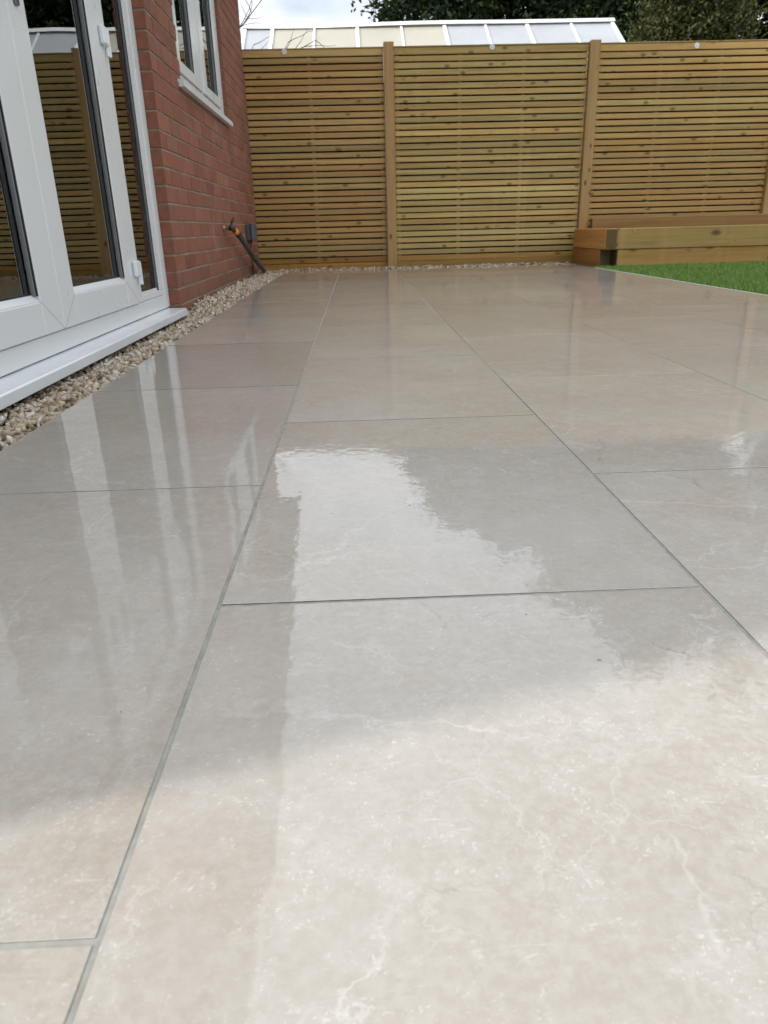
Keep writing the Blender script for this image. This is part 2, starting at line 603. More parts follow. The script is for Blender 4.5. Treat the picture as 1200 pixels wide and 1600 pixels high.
M['bark'] = simple('bark', (0.075, 0.058, 0.042), 0.95, 0.4, 12, bmp=0.02)
M['twig'] = simple('twig_bark', (0.13, 0.10, 0.085), 0.9, 0.3, 40)
M['tagmetal'] = simple('pale_tag', (0.72, 0.70, 0.74), 0.35, 0.15, 90)
M['grit'] = simple('grit', (0.09, 0.07, 0.05), 0.9, 0.4, 300)
M['leaf_dark'] = mat_leaf('leaf_dark', (0.012, 0.024, 0.009), (0.020, 0.038, 0.012), (0.038, 0.060, 0.018))
M['leaf_mid'] = mat_leaf('leaf_mid', (0.022, 0.040, 0.012), (0.040, 0.064, 0.018), (0.075, 0.092, 0.026))
M['leaf_light'] = mat_leaf('leaf_light', (0.034, 0.045, 0.014), (0.060, 0.074, 0.022), (0.115, 0.11, 0.035))
M['gravel'] = mat_island('gravel_stone', [(0.0, (0.20, 0.145, 0.095)), (0.12, (0.40, 0.31, 0.21)), (0.5, (0.54, 0.45, 0.335)), (0.8, (0.62, 0.55, 0.45)), (1.0, (0.74, 0.70, 0.62))])
M['grass'] = mat_island('grass_blade', [(0.0, (0.085, 0.17, 0.022)), (0.45, (0.17, 0.32, 0.045)), (0.8, (0.26, 0.41, 0.09)), (1.0, (0.38, 0.43, 0.19))], 0.55, 30, 0)


def mat_poly(name, col, tr):
    m, t, p, o = newmat(name)
    geo = t.n('ShaderNodeNewGeometry')
    nz = t.noise(geo.outputs['Position'], 1.6, 5, 0.6, 0.5)
    cc = t.mix(t.maprange(nz, 0.35, 0.7, 0, 1), col, tuple(c * 0.9 for c in col))
    setp(t, p, col=cc, rough=0.35, spec=0.4)
    tl = t.n('ShaderNodeBsdfTranslucent')
    t.put(tl.inputs[0], cc)
    mx = t.n('ShaderNodeMixShader')
    mx.inputs[0].default_value = tr
    m.node_tree.links.new(p.outputs[0], mx.inputs[1])
    m.node_tree.links.new(tl.outputs[0], mx.inputs[2])
    m.node_tree.links.new(mx.outputs[0], o.inputs[0])
    return m


M['poly_beige'] = mat_poly('beige_blind_panel', (0.76, 0.72, 0.61), 0.4)
M['poly_white'] = mat_poly('white_roof_panel', (0.78, 0.80, 0.82), 0.5)

M['drop'] = mat_glass('water_drop', 1.7, (0.97, 0.97, 0.97), 0.0)

# ------------------------------------------------------------------ ground and patio
XW = -1.13          # face of the brick wall
YF = 9.0            # face of the fence slats
g = MB()
g.add([(-250, -250, -0.24), (250, -250, -0.24), (250, 250, -0.24), (-250, 250, -0.24)], [(0, 1, 2, 3)])
tag(g.build('ground', M['ground']), kind='structure')

XA = -0.1855
PW, PL, JT = 0.605, 0.9066, 0.0052
Y0 = 0.7994
YEND = 8.56
XR = 2.44
patio = MB()
patio.box(XA - PW + 0.002, XR - 0.003, -1.6, YEND - 0.003, -0.30, -0.0011)
patio = patio.build('patio', M['grout'])
tag(patio, kind='structure')
tile_cache = {}


def tile_mesh(wx, wy):
    key = (round(wx, 3), round(wy, 3))
    if key not in tile_cache:
        b = MB()
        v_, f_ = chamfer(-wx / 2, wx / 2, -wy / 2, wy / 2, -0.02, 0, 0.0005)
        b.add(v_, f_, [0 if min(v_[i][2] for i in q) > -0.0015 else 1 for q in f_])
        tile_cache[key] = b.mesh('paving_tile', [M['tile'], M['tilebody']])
    return tile_cache[key]


for c in range(-1, 5):
    x0, x1 = XA + c * PW + JT / 2, XA + (c + 1) * PW - JT / 2
    x1 = min(x1, XR)
    sh = 0.0 if c % 2 == 0 else 0.5
    for k in range(-4, 12):
        y0, y1 = Y0 + (k + sh) * PL + JT / 2, Y0 + (k + sh + 1) * PL - JT / 2
        y0, y1 = max(y0, -1.6), min(y1, YEND)
        if y1 - y0 < 0.03:
            continue
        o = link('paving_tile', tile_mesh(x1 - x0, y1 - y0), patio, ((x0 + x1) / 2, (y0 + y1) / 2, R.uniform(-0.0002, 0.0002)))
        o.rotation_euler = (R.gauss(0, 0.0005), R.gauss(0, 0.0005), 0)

# ------------------------------------------------------------------ gravel margin along wall and fence
def ico(sub):
    ph = (1 + 5 ** 0.5) / 2
    v = [Vector(q).normalized() for q in ((-1, ph, 0), (1, ph, 0), (-1, -ph, 0), (1, -ph, 0), (0, -1, ph), (0, 1, ph), (0, -1, -ph), (0, 1, -ph), (ph, 0, -1), (ph, 0, 1), (-ph, 0, -1), (-ph, 0, 1))]
    f = [(0, 11, 5), (0, 5, 1), (0, 1, 7), (0, 7, 10), (0, 10, 11), (1, 5, 9), (5, 11, 4), (11, 10, 2), (10, 7, 6), (7, 1, 8), (3, 9, 4), (3, 4, 2), (3, 2, 6), (3, 6, 8), (3, 8, 9), (4, 9, 5), (2, 4, 11), (6, 2, 10), (8, 6, 7), (9, 8, 1)]
    for _ in range(sub):
        cache, nf = {}, []

        def mid(a, b):
            k = (min(a, b), max(a, b))
            if k not in cache:
                v.append(((v[a] + v[b]) / 2).normalized())
                cache[k] = len(v) - 1
            return cache[k]
        for a, b, c in f:
            x, y, z = mid(a, b), mid(b, c), mid(c, a)
            nf += [(a, x, z), (b, y, x), (c, z, y), (x, y, z)]
        f = nf
    return np.array([tuple(q) for q in v]), np.array(f)


def rand_rot(n):
    q = rng.normal(size=(n, 4))
    q /= np.linalg.norm(q, axis=1, keepdims=True)
    a, b, c, d = q.T
    return np.stack([np.stack([1 - 2 * (c * c + d * d), 2 * (b * c - a * d), 2 * (b * d + a * c)], -1),
                     np.stack([2 * (b * c + a * d), 1 - 2 * (b * b + d * d), 2 * (c * d - a * b)], -1),
                     np.stack([2 * (b * d - a * c), 2 * (c * d + a * b), 1 - 2 * (b * b + c * c)], -1)], 1)


def stones(pos, size, sub):
    v, f = ico(sub)
    n = len(pos)
    sc = size[:, None] * rng.uniform([0.7, 0.55, 0.4], [1.45, 1.0, 0.75], (n, 3))
    lump = 1 + 0.17 * rng.normal(size=(n, len(v)))
    vv = v[None] * lump[..., None] * sc[:, None, :]
    vv = np.einsum('nij,nkj->nki', rand_rot(n), vv) + pos[:, None, :]
    ff = f[None] + (np.arange(n) * len(v))[:, None, None]
    return vv.reshape(-1, 3), ff.reshape(-1, 3)


def strip(n, x0, x1, y0, y1, z0, z1, s0, s1):
    return np.stack([rng.uniform(x0, x1, n), rng.uniform(y0, y1, n), rng.uniform(z0, z1, n)], 1), rng.uniform(s0, s1, n)


parts, off = [], 0
EDGE = XA - PW - 0.012
for args, sub in (((7000, -1.235, EDGE, 1.0, 4.9, -0.034, -0.012, 0.0065, 0.0145), 1),
                  ((2600, -1.235, EDGE, 1.0, 4.9, -0.055, -0.036, 0.010, 0.018), 0),
                  ((3600, -1.12, EDGE, 4.8, 9.0, -0.04, -0.014, 0.007, 0.0145), 1),
                  ((1000, -1.12, EDGE, 4.8, 8.6, -0.028, -0.010, 0.009, 0.015), 1),
                  ((2600, -1.11, 2.5, YEND + 0.012, 8.94, -0.04, -0.004, 0.010, 0.017), 0),
                  ((260, -1.11, 2.4, YEND + 0.012, 8.94, 0.0, 0.012, 0.010, 0.016), 1),
                  ((2400, -1.235, EDGE, -1.5, 1.0, -0.05, -0.016, 0.011, 0.018), 0)):
    P, S = strip(*args)
    # the strip has settled: it falls away from the patio towards the sill
    dip = np.clip((EDGE - 0.06 - P[:, 0]) / 0.22, 0, 1) * np.clip((5.3 - P[:, 1]) / 0.7, 0, 1)
    P[:, 2] -= 0.062 * dip + 0.012 * np.sin(P[:, 1] * 7.0) ** 2 * np.clip((5.3 - P[:, 1]), 0, 1)
    v, f = stones(P, S, sub)
    parts.append((v, f + off))
    off += len(v)
gv = np.concatenate([q[0] for q in parts])
gf = np.concatenate([q[1] for q in parts])
gr = link('gravel', fast_mesh('gravel', gv, gf, M['gravel']))
tag(gr, 'cream and buff gravel filling the margin between patio, wall and fence', 'gravel', kind='stuff')
b = MB()
b.box(-1.329, XA - PW, -1.6, YF + 0.1, -0.30, -0.13)
b.box(XA - PW + 0.001, 2.55, YEND, YF + 0.1, -0.301, -0.03)
tag(b.build('gravel_bed', M['soil']), kind='structure')

# ------------------------------------------------------------------ lawn
b = MB()
b.box(XR + 0.022, 12, -1.6, YF + 0.2, -0.30, -0.008)
tag(b.build('lawn', M['lawnbase']), kind='structure')
b = MB()
b.box(XR + 0.003, XR + 0.02, -1.6, 7.79, -0.1, 0.001, 0.002)
tag(b.build('lawn_edging', M['edging']), 'thin pale edging strip between the tiled patio and the green lawn', 'edging')


def blades(n, x0, x1, y0, y1, h0, h1, wd):
    P = np.stack([rng.uniform(x0, x1, n), rng.uniform(y0, y1, n), np.full(n, -0.008)], 1)
    a = rng.uniform(0, 2 * np.pi, n)
    h = rng.uniform(h0, h1, n)
    lean = rng.normal(0, 0.45, (n, 2)) * h[:, None]
    d = np.stack([np.cos(a), np.sin(a), np.zeros(n)], 1) * wd
    top = P + np.concatenate([lean, h[:, None]], 1)
    v = np.stack([P - d, P + d, top], 1).reshape(-1, 3)
    return v, np.arange(3 * n).reshape(-1, 3)


v1, f1 = blades(150000, XR + 0.03, 6.2, 3.6, 7.82, 0.018, 0.036, 0.0022)
v2, f2 = blades(40000, XR + 0.03, 7.5, -1.5, 3.6, 0.018, 0.034, 0.003)
v3, f3 = blades(20000, 6.2, 9.0, 3.6, 7.82, 0.018, 0.034, 0.0035)
gm = fast_mesh('grass', np.concatenate([v1, v2, v3]), np.arange(len(v1) + len(v2) + len(v3)).reshape(-1, 3), M['grass'])
tag(link('grass', gm), 'short bright green turf beside the patio below the raised bed', 'grass', kind='stuff')

# ------------------------------------------------------------------ brick house
HY0, HY1, APEX_Y, APEX_Z, EAVE_Z = 0.2, 8.988, 4.61, 4.62, 3.03
house = thing('brick_house', 'red brick bungalow gable with white framed glazed doors beside the patio', 'house', (-3.5, 4.6, 0))
HO = Vector((-3.5, 4.6, 0))


def hpart(o):
    o.parent = house
    o.location = Vector(o.location) - HO
    return o


def roof_z(y):
    return EAVE_Z + (APEX_Z - EAVE_Z) * (1 - abs(y - APEX_Y) / (APEX_Y - HY0))


DY0, DY1, DZ1 = 1.05, 4.84, 2.105        # door opening
WY0, WY1, WZ0, WZ1 = 5.62, 7.585, 1.385, 2.605  # window opening
XM = XW - 0.006                          # mortar face
b = MB()
xb = -1.33
b.box(xb, XM, DY1 + 0.006, WY0 - 0.006, -0.3, 3.0)
b.box(xb, XM, WY1 + 0.006, HY1, -0.3, 3.0)
b.box(xb, XM, WY0 - 0.006, WY1 + 0.006, -0.3, WZ0)
b.box(xb, XM, WY0 - 0.006, WY1 + 0.006, WZ1, 3.0)
b.box(xb, XM, HY0, DY0, -0.3, 3.0)
b.box(xb, XM, DY0, DY1 + 0.006, DZ1, 3.0)
b.box(xb, -1.326, DY0, DY1 + 0.006, -0.3, -0.06)
gp = [(HY0, 3.0), (HY1, 3.0), (HY1, roof_z(HY1) - 0.01), (APEX_Y, APEX_Z - 0.01), (HY0, roof_z(HY0) - 0.01)]
b.add([(x, y, z) for x in (xb, XM) for y, z in gp], [(0, 4, 3, 2, 1), (5, 6, 7, 8, 9)] + [(i, (i + 1) % 5, 5 + (i + 1) % 5, 5 + i) for i in range(5)])
b.box(-7.0, xb, HY0, HY0 + 0.2, -0.3, 3.0)
b.box(-7.0, xb, HY1 - 0.2, HY1 + 0.03, -0.3, 3.0)
b.box(-7.2, -7.0, HY0, HY1, -0.3, 3.0)
wall = b.build('wall', M['mortar'])
hpart(wall)
q = MB()
q.box(-1.325, -1.235, DY0 + 0.01, DY1 + 0.004, -0.29, -0.036)
hpart(q.build('plinth', M['soil']))  # dark soil colour paints in the shade of the gap under the sill
wall_shift = HO                          # children of the wall sit in house space

BH, BJ, BLEN, BPJ, BD = 0.0892, 0.012, 0.2905, 0.0105, 0.1
PITCH = BLEN + BPJ
brick_cache = {}


def brick_mesh(ln, var):
    key = (round(ln, 3), var)
    if key not in brick_cache:
        v, f = chamfer(-BD, 0, -ln / 2, ln / 2, -BH / 2, BH / 2, 0.0028)
        rr = random.Random(var * 97 + int(ln * 1000))
        v = [(x + rr.uniform(-0.0022, 0.001), y + rr.uniform(-0.002, 0.002), z + rr.uniform(-0.0022, 0.0022)) for x, y, z in v]
        mi = []
        for q in f:
            a, bb, cc = (Vector(v[i]) for i in q[:3])
            nn = (bb - a).cross(cc - a).normalized()
            mi.append(1 if abs(nn.y) > 0.9 else 0)
        bm = MB()
        bm.add(v, f, mi)
        brick_cache[key] = (bm.mesh('brick', [M['brick'], M['brick_end']]), v, f, mi)
    return brick_cache[key]


spots = []
for k in range(-3, 46):
    z0 = 0.003 + 0.1 * k + 0.006
    zc_ = z0 + BH / 2
    segs = []
    lo = DY1 if zc_ < DZ1 else HY0
    spans = [(lo, HY1)] if lo == HY0 else [(HY0, DY0), (DY1, HY1)]
    if WZ0 - 0.02 < zc_ < WZ1:
        a, e = spans.pop()
        spans += [(a, WY0), (WY1, e)]
    top = z0 + BH
    for a, e in spans:
        if top > EAVE_Z:
            half = (APEX_Z - top) / (APEX_Z - EAVE_Z) * (APEX_Y - HY0) - 0.02
            if half < 0.2:
                continue
            a, e = max(a, APEX_Y - half), min(e, APEX_Y + half)
        base = DY1 - (PITCH / 2 if k % 2 else 0) - 40 * PITCH
        i0 = int(math.floor((a - base) / PITCH))
        y = base + i0 * PITCH
        while y < e:
            ya, yb = max(y, a), min(y + BLEN, e)
            if yb - ya > 0.035:
                spots.append(((ya + yb) / 2, zc_, yb - ya))
            y += PITCH
seen = [s for s in spots if s[0] > 4.8 and -0.12 < s[1] < 2.75]
seen.sort(key=lambda s: s[0] ** 2 + (s[1] - 0.43) ** 2 * 2.0)
keep = set(map(id, seen[:300]))
many = MB()
for s in spots:
    y, z, ln = s
    me, v, f, mi = brick_mesh(round(ln, 3), R.randrange(7))
    px = XW + R.uniform(-0.0015, 0.0012)
    if id(s) in keep:
        o = link('brick', me, wall, (px - HO.x + HO.x, y, z))
    else:
        many.add([(x + px, q + y, r_ + z) for x, q, r_ in v], f, mi)
bo = many.build('upper_brick', [M['brick_many'], M['brick_end']], wall)
tag(bo, kind='stuff')
# the wall object's mesh is in world space, moved by -HO to become a child; bricks use the same space

# roof with verge boards
roof = MB()
ov, th = 0.23, 0.12
xo, xi = XW + ov, -7.6
sl = (APEX_Z - EAVE_Z) / (APEX_Y - HY0)
for sg in (-1, 1):
    ye = APEX_Y + sg * (APEX_Y - HY0 + 0.28)
    ze = APEX_Z - sl * (APEX_Y - HY0 + 0.28)
    q = [(xi, APEX_Y, APEX_Z + 0.02), (xo, APEX_Y, APEX_Z + 0.02), (xo, ye, ze + 0.02), (xi, ye, ze + 0.02)]
    q2 = [(x, y, z + th) for x, y, z in q]
    roof.add(q + q2, [(0, 1, 2, 3), (7, 6, 5, 4), (0, 4, 5, 1), (1, 5, 6, 2), (2, 6, 7, 3), (3, 7, 4, 0)])
rf = hpart(roof.build('roof', M['rooftile']))
for sg in (-1, 1):
    ye = APEX_Y + sg * (APEX_Y - HY0 + 0.28)
    ze = APEX_Z - sl * (APEX_Y - HY0 + 0.28)
    vb = MB()
    q = [(xo + 0.003, APEX_Y, APEX_Z - 0.06), (xo + 0.003, ye, ze - 0.06), (xo + 0.003, ye, ze + 0.1), (xo + 0.003, APEX_Y, APEX_Z + 0.1)]
    q2 = [(x + 0.025, y, z) for x, y, z in q]
    vb.add(q + q2, [(0, 1, 2, 3), (7, 6, 5, 4), (0, 4, 5, 1), (1, 5, 6, 2), (2, 6, 7, 3), (3, 7, 4, 0)])
    v_ = vb.build('verge_board', M['upvc'], rf)

# unseen taller block added behind the house to keep sun off the fence
b = MB()
b.box(-12.5, -7.62, HY0 + 0.02, HY1 - 0.02, -0.3, 6.6)
my = (HY0 + HY1) / 2
b.add([(x, y, z) for x in (-12.6, -7.5) for y, z in ((HY0 - 0.25, 6.6), (HY1 + 0.25, 6.6), (my, 9.4))], [(0, 2, 1), (3, 4, 5), (0, 3, 5, 2), (1, 2, 5, 4), (0, 1, 4, 3)], 1)
hpart(b.build('added_shade_block', [M['mortar'], M['rooftile']]))

# room behind the doors
b = MB()
b.box(-6.99, -1.335, 0.41, 8.81, -0.02, 0.0)
hpart(b.build('room_floor', M['roomfloor']))
b = MB()
b.box(-4.6, -4.5, 0.41, 8.81, 0.002, 2.5)
b.box(-4.498, -1.335, 4.95, 5.05, 0.002, 2.498)
b.box(-4.498, -1.335, 0.42, 0.52, 0.002, 2.498)
b.box(-4.498, -1.335, 0.53, 8.8, 2.5, 2.55)
hpart(b.build('room_wall', M['room']))

# glazed doors: thing > patio_door > leaves, panes, hinges, handles, sill
XFR, XL, XG = -1.20, -1.188, -1.216
b = MB()
fy0 = DY0 + 0.002
def fbox(y0, y1, z0, z1, x1=XFR, x0=-1.275, bev=0.003, mi=0):
    b.box(x0, x1, y0, y1, z0, z1, bev, mi)
fbox(4.735, DY1 - 0.002, -0.002, DZ1 - 0.002)
fbox(4.152, 4.245, 0.079, DZ1 - 0.082)
fbox(fy0, 4.733, -0.002, 0.077)
fbox(fy0, 4.733, DZ1 - 0.08, DZ1 - 0.002)
fbox(fy0, fy0 + 0.105, 0.079, DZ1 - 0.082)
fbox(1.86, 1.945, 0.079, DZ1 - 0.082)
# glazing sash of the side lights: front rails and bead steps
for a, e in ((4.247, 4.733), (fy0 + 0.107, 1.858)):
    b.box(-1.262, XFR - 0.004, a, e, 0.079, 0.112, 0.003)
    b.box(-1.262, XFR - 0.004, a, e, DZ1 - 0.13, DZ1 - 0.083, 0.003)
    b.box(-1.262, XFR - 0.004, e - 0.1, e, 0.113, DZ1 - 0.131, 0.003)
    b.box(XG - 0.002, XFR - 0.009, e - 0.109, e - 0.101, 0.114, DZ1 - 0.132, 0.001, 1)
    b.box(XG - 0.004, XFR - 0.006, a, a + 0.012, 0.114, DZ1 - 0.132, 0.002)
    b.box(XFR - 0.0088, XFR - 0.004, e - 0.106, e - 0.101, 0.114, DZ1 - 0.132, 0.001, 2)
    b.add([(XG + 0.004, a + 0.012, 0.112), (XG + 0.004, e - 0.118, 0.112), (XFR - 0.01, e - 0.118, 0.1125), (XFR - 0.01, a + 0.012, 0.1125), (XG + 0.004, a + 0.012, 0.130), (XG + 0.004, e - 0.118, 0.130)], [(3, 2, 5, 4), (0, 4, 5, 1), (0, 3, 4), (1, 5, 2)])
door = hpart(b.build('patio_door', [M['upvc'], M['greybar'], M['gasket']]))


def pane(y0, y1, z0, z1, x, mat, parent, name='glass_pane'):
    q = MB()
    q.box(x - 0.004, x, y0, y1, z0, z1)
    return q.build(name, mat, parent)


def leaf(y0, y1, glass_l, glass_r):
    global b
    b = MB()
    zt = DZ1 - 0.075
    zb, gz0, gz1 = 0.082, 0.205, zt - 0.125
    lx0 = -1.258
    b.box(lx0, XL, y0, glass_l, zb, zt, 0.004)
    b.box(lx0, XL, glass_r, y1, zb, zt, 0.004)
    b.box(lx0, XL - 0.0012, glass_l + 0.0005, glass_r - 0.0005, zb, gz0, 0.004)
    b.box(lx0, XL - 0.0012, glass_l + 0.0005, glass_r - 0.0005, gz1, zt, 0.004)
    # glazing beads: sloped sill bead, grey side bead and black gasket
    b.box(XG, XL - 0.008, glass_l, glass_l + 0.010, gz0 + 0.02, gz1, 0.002)
    b.box(XG, XL - 0.012, glass_r - 0.009, glass_r, gz0 + 0.02, gz1, 0.002, 1)
    b.box(XL - 0.0118, XL - 0.005, glass_r - 0.005, glass_r, gz0 + 0.02, gz1, 0.001, 2)
    b.add([(XG, glass_l, gz0), (XG, glass_r, gz0), (XL - 0.006, glass_r, gz0 + 0.001), (XL - 0.006, glass_l, gz0 + 0.001), (XG, glass_l, gz0 + 0.024), (XG, glass_r, gz0 + 0.024)], [(3, 2, 5, 4), (0, 4, 5, 1), (0, 3, 4), (1, 5, 2)])
    b.box(XG - 0.004, XG - 0.0005, glass_l, glass_r, gz0 + 0.024, gz0 + 0.030, 0, 2)
    for (ya, za, yb, zb_) in ((y0 + 0.003, zb + 0.004, glass_l - 0.001, gz0 - 0.001), (y1 - 0.003, zb + 0.004, glass_r + 0.001, gz0 - 0.001)):
        w_ = 0.0009
        b.add([(x, y, z) for x in (XL - 0.001, XL + 0.0004) for y, z in ((ya, za - w_), (ya, za + w_), (yb, zb_ + w_), (yb, zb_ - w_))],
              [(0, 1, 2, 3), (7, 6, 5, 4), (0, 4, 5, 1), (1, 5, 6, 2), (2, 6, 7, 3), (3, 7, 4, 0)], 1)
    o = b.build('door_leaf', [M['upvc'], M['greybar'], M['gasket']], door)
    pane(glass_l, glass_r, gz0, gz1, XG - 0.004, M['glass'], door)
    return o


leaf(3.053, 4.150, 3.212, 3.952)
leaf(1.947, 3.047, 2.115, 2.862)
pane(4.247, 4.632, 0.112, DZ1 - 0.13, XG - 0.005, M['glass'], door)
pane(fy0 + 0.107, 1.757, 0.112, DZ1 - 0.13, XG - 0.005, M['glass'], door)
for z in (0.24, 1.305):
    q = MB()
    q.box(XL + 0.001, XL + 0.026, 4.085, 4.165, z - 0.02, z + 0.062, 0.007)
    q.box(XL + 0.001, XL + 0.018, 4.150, 4.195, z - 0.062, z - 0.018, 0.005)
    q.tube([(XL + 0.016, 4.168, z - 0.062), (XL + 0.016, 4.168, z + 0.055)], 0.011, 12)
    q.build('hinge', M['upvc_white'], door)
for y, lv in ((3.125, 1), (2.965, -1)):
    q = MB()
    q.box(XL + 0.001, XL + 0.012, y - 0.017, y + 0.017, 1.205, 1.425, 0.006)
    q.tube([(XL + 0.01, y, 1.36), (XL + 0.05, y, 1.36), (XL + 0.056, y + lv * 0.02, 1.36), (XL + 0.056, y + lv * 0.115, 1.357)], [0.012, 0.011, 0.011, 0.009], 12)
    q.tube([(XL + 0.011, y, 1.26), (XL + 0.018, y, 1.26)], 0.0085, 12)
    q.build('handle', M['handle'], door, True)
q = MB()
sf = -1.088
prof = [(-1.262, -0.0045), (sf - 0.006, -0.012), (sf, -0.017), (sf, -0.052), (sf - 0.018, -0.053), (sf - 0.018, -0.036), (-1.262, -0.034)]
n = len(prof)
ya, yb = DY0 - 0.02, 4.80
q.add([(x, y, z) for y in (ya, yb) for x, z in prof], [tuple(range(n)), tuple(range(2 * n - 1, n - 1, -1))] + [(i, n + i, n + (i + 1) % n, (i + 1) % n) for i in range(n)])
q.build('door_sill', M['upvc_white'], door)

# window: part > sash, pane, sill
b = MB()
WX = -1.165
jr = WY1 - 0.21
b.box(WX - 0.068, WX, jr, WY1 - 0.002, WZ0 + 0.002, WZ1 - 0.002, 0.003)
b.box(WX - 0.068, WX, WY0 + 0.002, WY0 + 0.08, WZ0 + 0.002, WZ1 - 0.002, 0.003)
b.box(WX - 0.068, WX - 0.001, WY0 + 0.082, jr - 0.002, WZ0 + 0.003, WZ0 + 0.07, 0.003)
b.box(WX - 0.068, WX - 0.001, WY0 + 0.082, jr - 0.002, WZ1 - 0.07, WZ1 - 0.003, 0.003)
b.box(WX - 0.068, WX - 0.002, 6.555, 6.60, WZ0 + 0.072, WZ1 - 0.072, 0.003)
win = hpart(b.build('window', M['upvc']))
for a, e, gl, gr_ in ((WY0 + 0.084, 6.552, WY0 + 0.17, 6.27), (6.603, jr - 0.003, 6.76, jr - 0.10)):
    q = MB()
    z0, z1 = WZ0 + 0.074, WZ1 - 0.074
    gz0, gz1 = z0 + 0.075, z1 - 0.075
    sx = WX + 0.012
    q.box(sx - 0.06, sx, a, gl, z0, z1, 0.003)
    q.box(sx - 0.06, sx, gr_, e, z0, z1, 0.003)
    q.box(sx - 0.06, sx - 0.0005, gl, gr_, z0, gz0, 0.003)
    q.box(sx - 0.06, sx - 0.0005, gl, gr_, gz1, z1, 0.003)
    q.box(sx - 0.030, sx - 0.012, gr_ - 0.012, gr_ - 0.0005, gz0, gz1, 0.002, 1)
    q.box(sx - 0.0118, sx - 0.004, gr_ - 0.008, gr_ - 0.0005, gz0, gz1, 0.001, 2)
    q.build('sash', [M['upvc'], M['greybar'], M['gasket']], win)
    pane(gl, gr_, gz0, gz1, sx - 0.031, M['winglass'], win)
q = MB()
q.add([(x, y, z) for y in (WY0 - 0.10, WY1 - 0.01) for x, z in ((WX + 0.001, 1.388), (-1.092, 1.374), (-1.092, 1.336), (-1.1285, 1.334), (-1.1285, 1.36), (WX + 0.001, 1.362))],
      [tuple(range(6)), tuple(range(11, 5, -1))] + [(i, 6 + i, 6 + (i + 1) % 6, (i + 1) % 6) for i in range(6)])
q.build('window_sill', M['upvc_white'], win)

# curtains inside, each hanging on its own
def curtain(y0, y1, label, ph):
    ny, nz = 60, 10
    v, f = [], []
    for j in range(nz + 1):
        for i in range(ny + 1):
            u = i / ny
            z = 0.06 + 2.0 * j / nz
            x = -1.40 + 0.035 * math.sin(u * 46 + ph + 0.3 * math.sin(z * 2)) + 0.012 * math.sin(u * 17 + z)
            v.append((x, y0 + (y1 - y0) * u + 0.012 * math.sin(z * 3 + u * 9), z))
    for j in range(nz):
        for i in range(ny):
            a = j * (ny + 1) + i
            f.append((a, a + 1, a + ny + 2, a + ny + 1))
    q = MB()
    q.add(v, f)
    o = q.build('curtain', M['curtain'], None, True)
    sm = o.modifiers.new('cloth', 'SOLIDIFY')
    sm.thickness = 0.004
    tag(o, label, 'curtain', 'curtains inside the glazed doors')


curtain(3.70, 4.78, 'pale curtain hanging inside behind the narrow side pane of the doors', 0.0)
curtain(1.20, 1.95, 'pale curtain hanging inside beside the left edge of the glazed doors', 1.0)

# ------------------------------------------------------------------ tap, hose and socket on the wall
TY, TZ = 6.72, 0.462
tap = thing('outdoor_tap', 'black handled garden tap on the brick wall with the hose attached', 'tap', (XW, TY, TZ))
q = MB()
q.tube([(0, 0, 0), (0.012, 0, 0)], 0.026, 16)
q.tube([(0.010, 0, 0), (0.075, 0, 0)], [0.013, 0.014], 12)
q.build('spout_pipe', M['brass'], tap, True)
q = MB()
q.tube([(0.06, -0.03, 0.0), (0.07, -0.012, 0.002), (0.075, 0.0, 0), (0.078, 0.02, -0.004)], [0.019, 0.025, 0.025, 0.02], 14)
q.tube([(0.072, 0.0, 0.015), (0.074, 0, 0.045)], [0.013, 0.010], 12)
q.tube([(0.078, 0.02, -0.002), (0.085, 0.055, -0.022)], [0.02, 0.017], 12)
q.build('tap_body', M['tapblack'], tap, True)
q = MB()
q.tube([(0.074, 0, 0.045), (0.082, 0.003, 0.058), (0.098, 0.008, 0.088)], [0.011, 0.009, 0.007], 10)
q.build('lever', M['tapblack'], tap, True)

hose = thing('garden_hose', 'dark grey hose sloping from the tap down to the gravel corner', 'hose', (XW, TY, 0))
q = MB()
p0 = Vector((0.085, 0.055, TZ - 0.022))
p1 = Vector((0.092, 0.20, TZ - 0.045))
q.tube([p0, p0.lerp(p1, 0.3), p0.lerp(p1, 0.62)], [0.023, 0.027, 0.024], 14)
q.build('hose_connector', M['orange'], hose, True)
q = MB()
q.tube([p0.lerp(p1, 0.55), p1, p1 + Vector((0.001, 0.05, -0.02))], [0.027, 0.031, 0.027], 14)
q.build('hose_collar', M['tapblack'], hose, True)
pts, rr = [], []
end = Vector((0.075, 2.06, 0.0))
for i in range(25):
    u = i / 24
    pnt = (p1 + Vector((0, 0.03, -0.01))).lerp(end, u)
    pnt.z -= 0.035 * math.sin(math.pi * u)
    pnt.x += 0.015 * math.sin(3 * u)
    pts.append(pnt)
    rr.append(0.024 + 0.0006 * (i % 2))
q = MB()
q.tube(pts, rr, 14)
q.build('hose_pipe', M['hose'], hose, True)

box = thing('outdoor_socket', 'grey weatherproof socket box on the brick wall near the fence corner', 'socket', (XW, 8.06, 0.43))
q = MB()
q.box(0.0, 0.045, 0, 0.30, -0.085, 0.075, 0.008)
q.build('socket_back_box', M['socket'], box)
q = MB()
q.box(0.046, 0.078, -0.006, 0.306, -0.09, 0.085, 0.01)
q.build('socket_cover', M['socket'], box)
q = MB()
q.tube([(0.025, 0.15, -0.085), (0.025, 0.15, -0.44)], 0.011, 10)
q.build('cable_conduit', M['brick_end'], box, True)

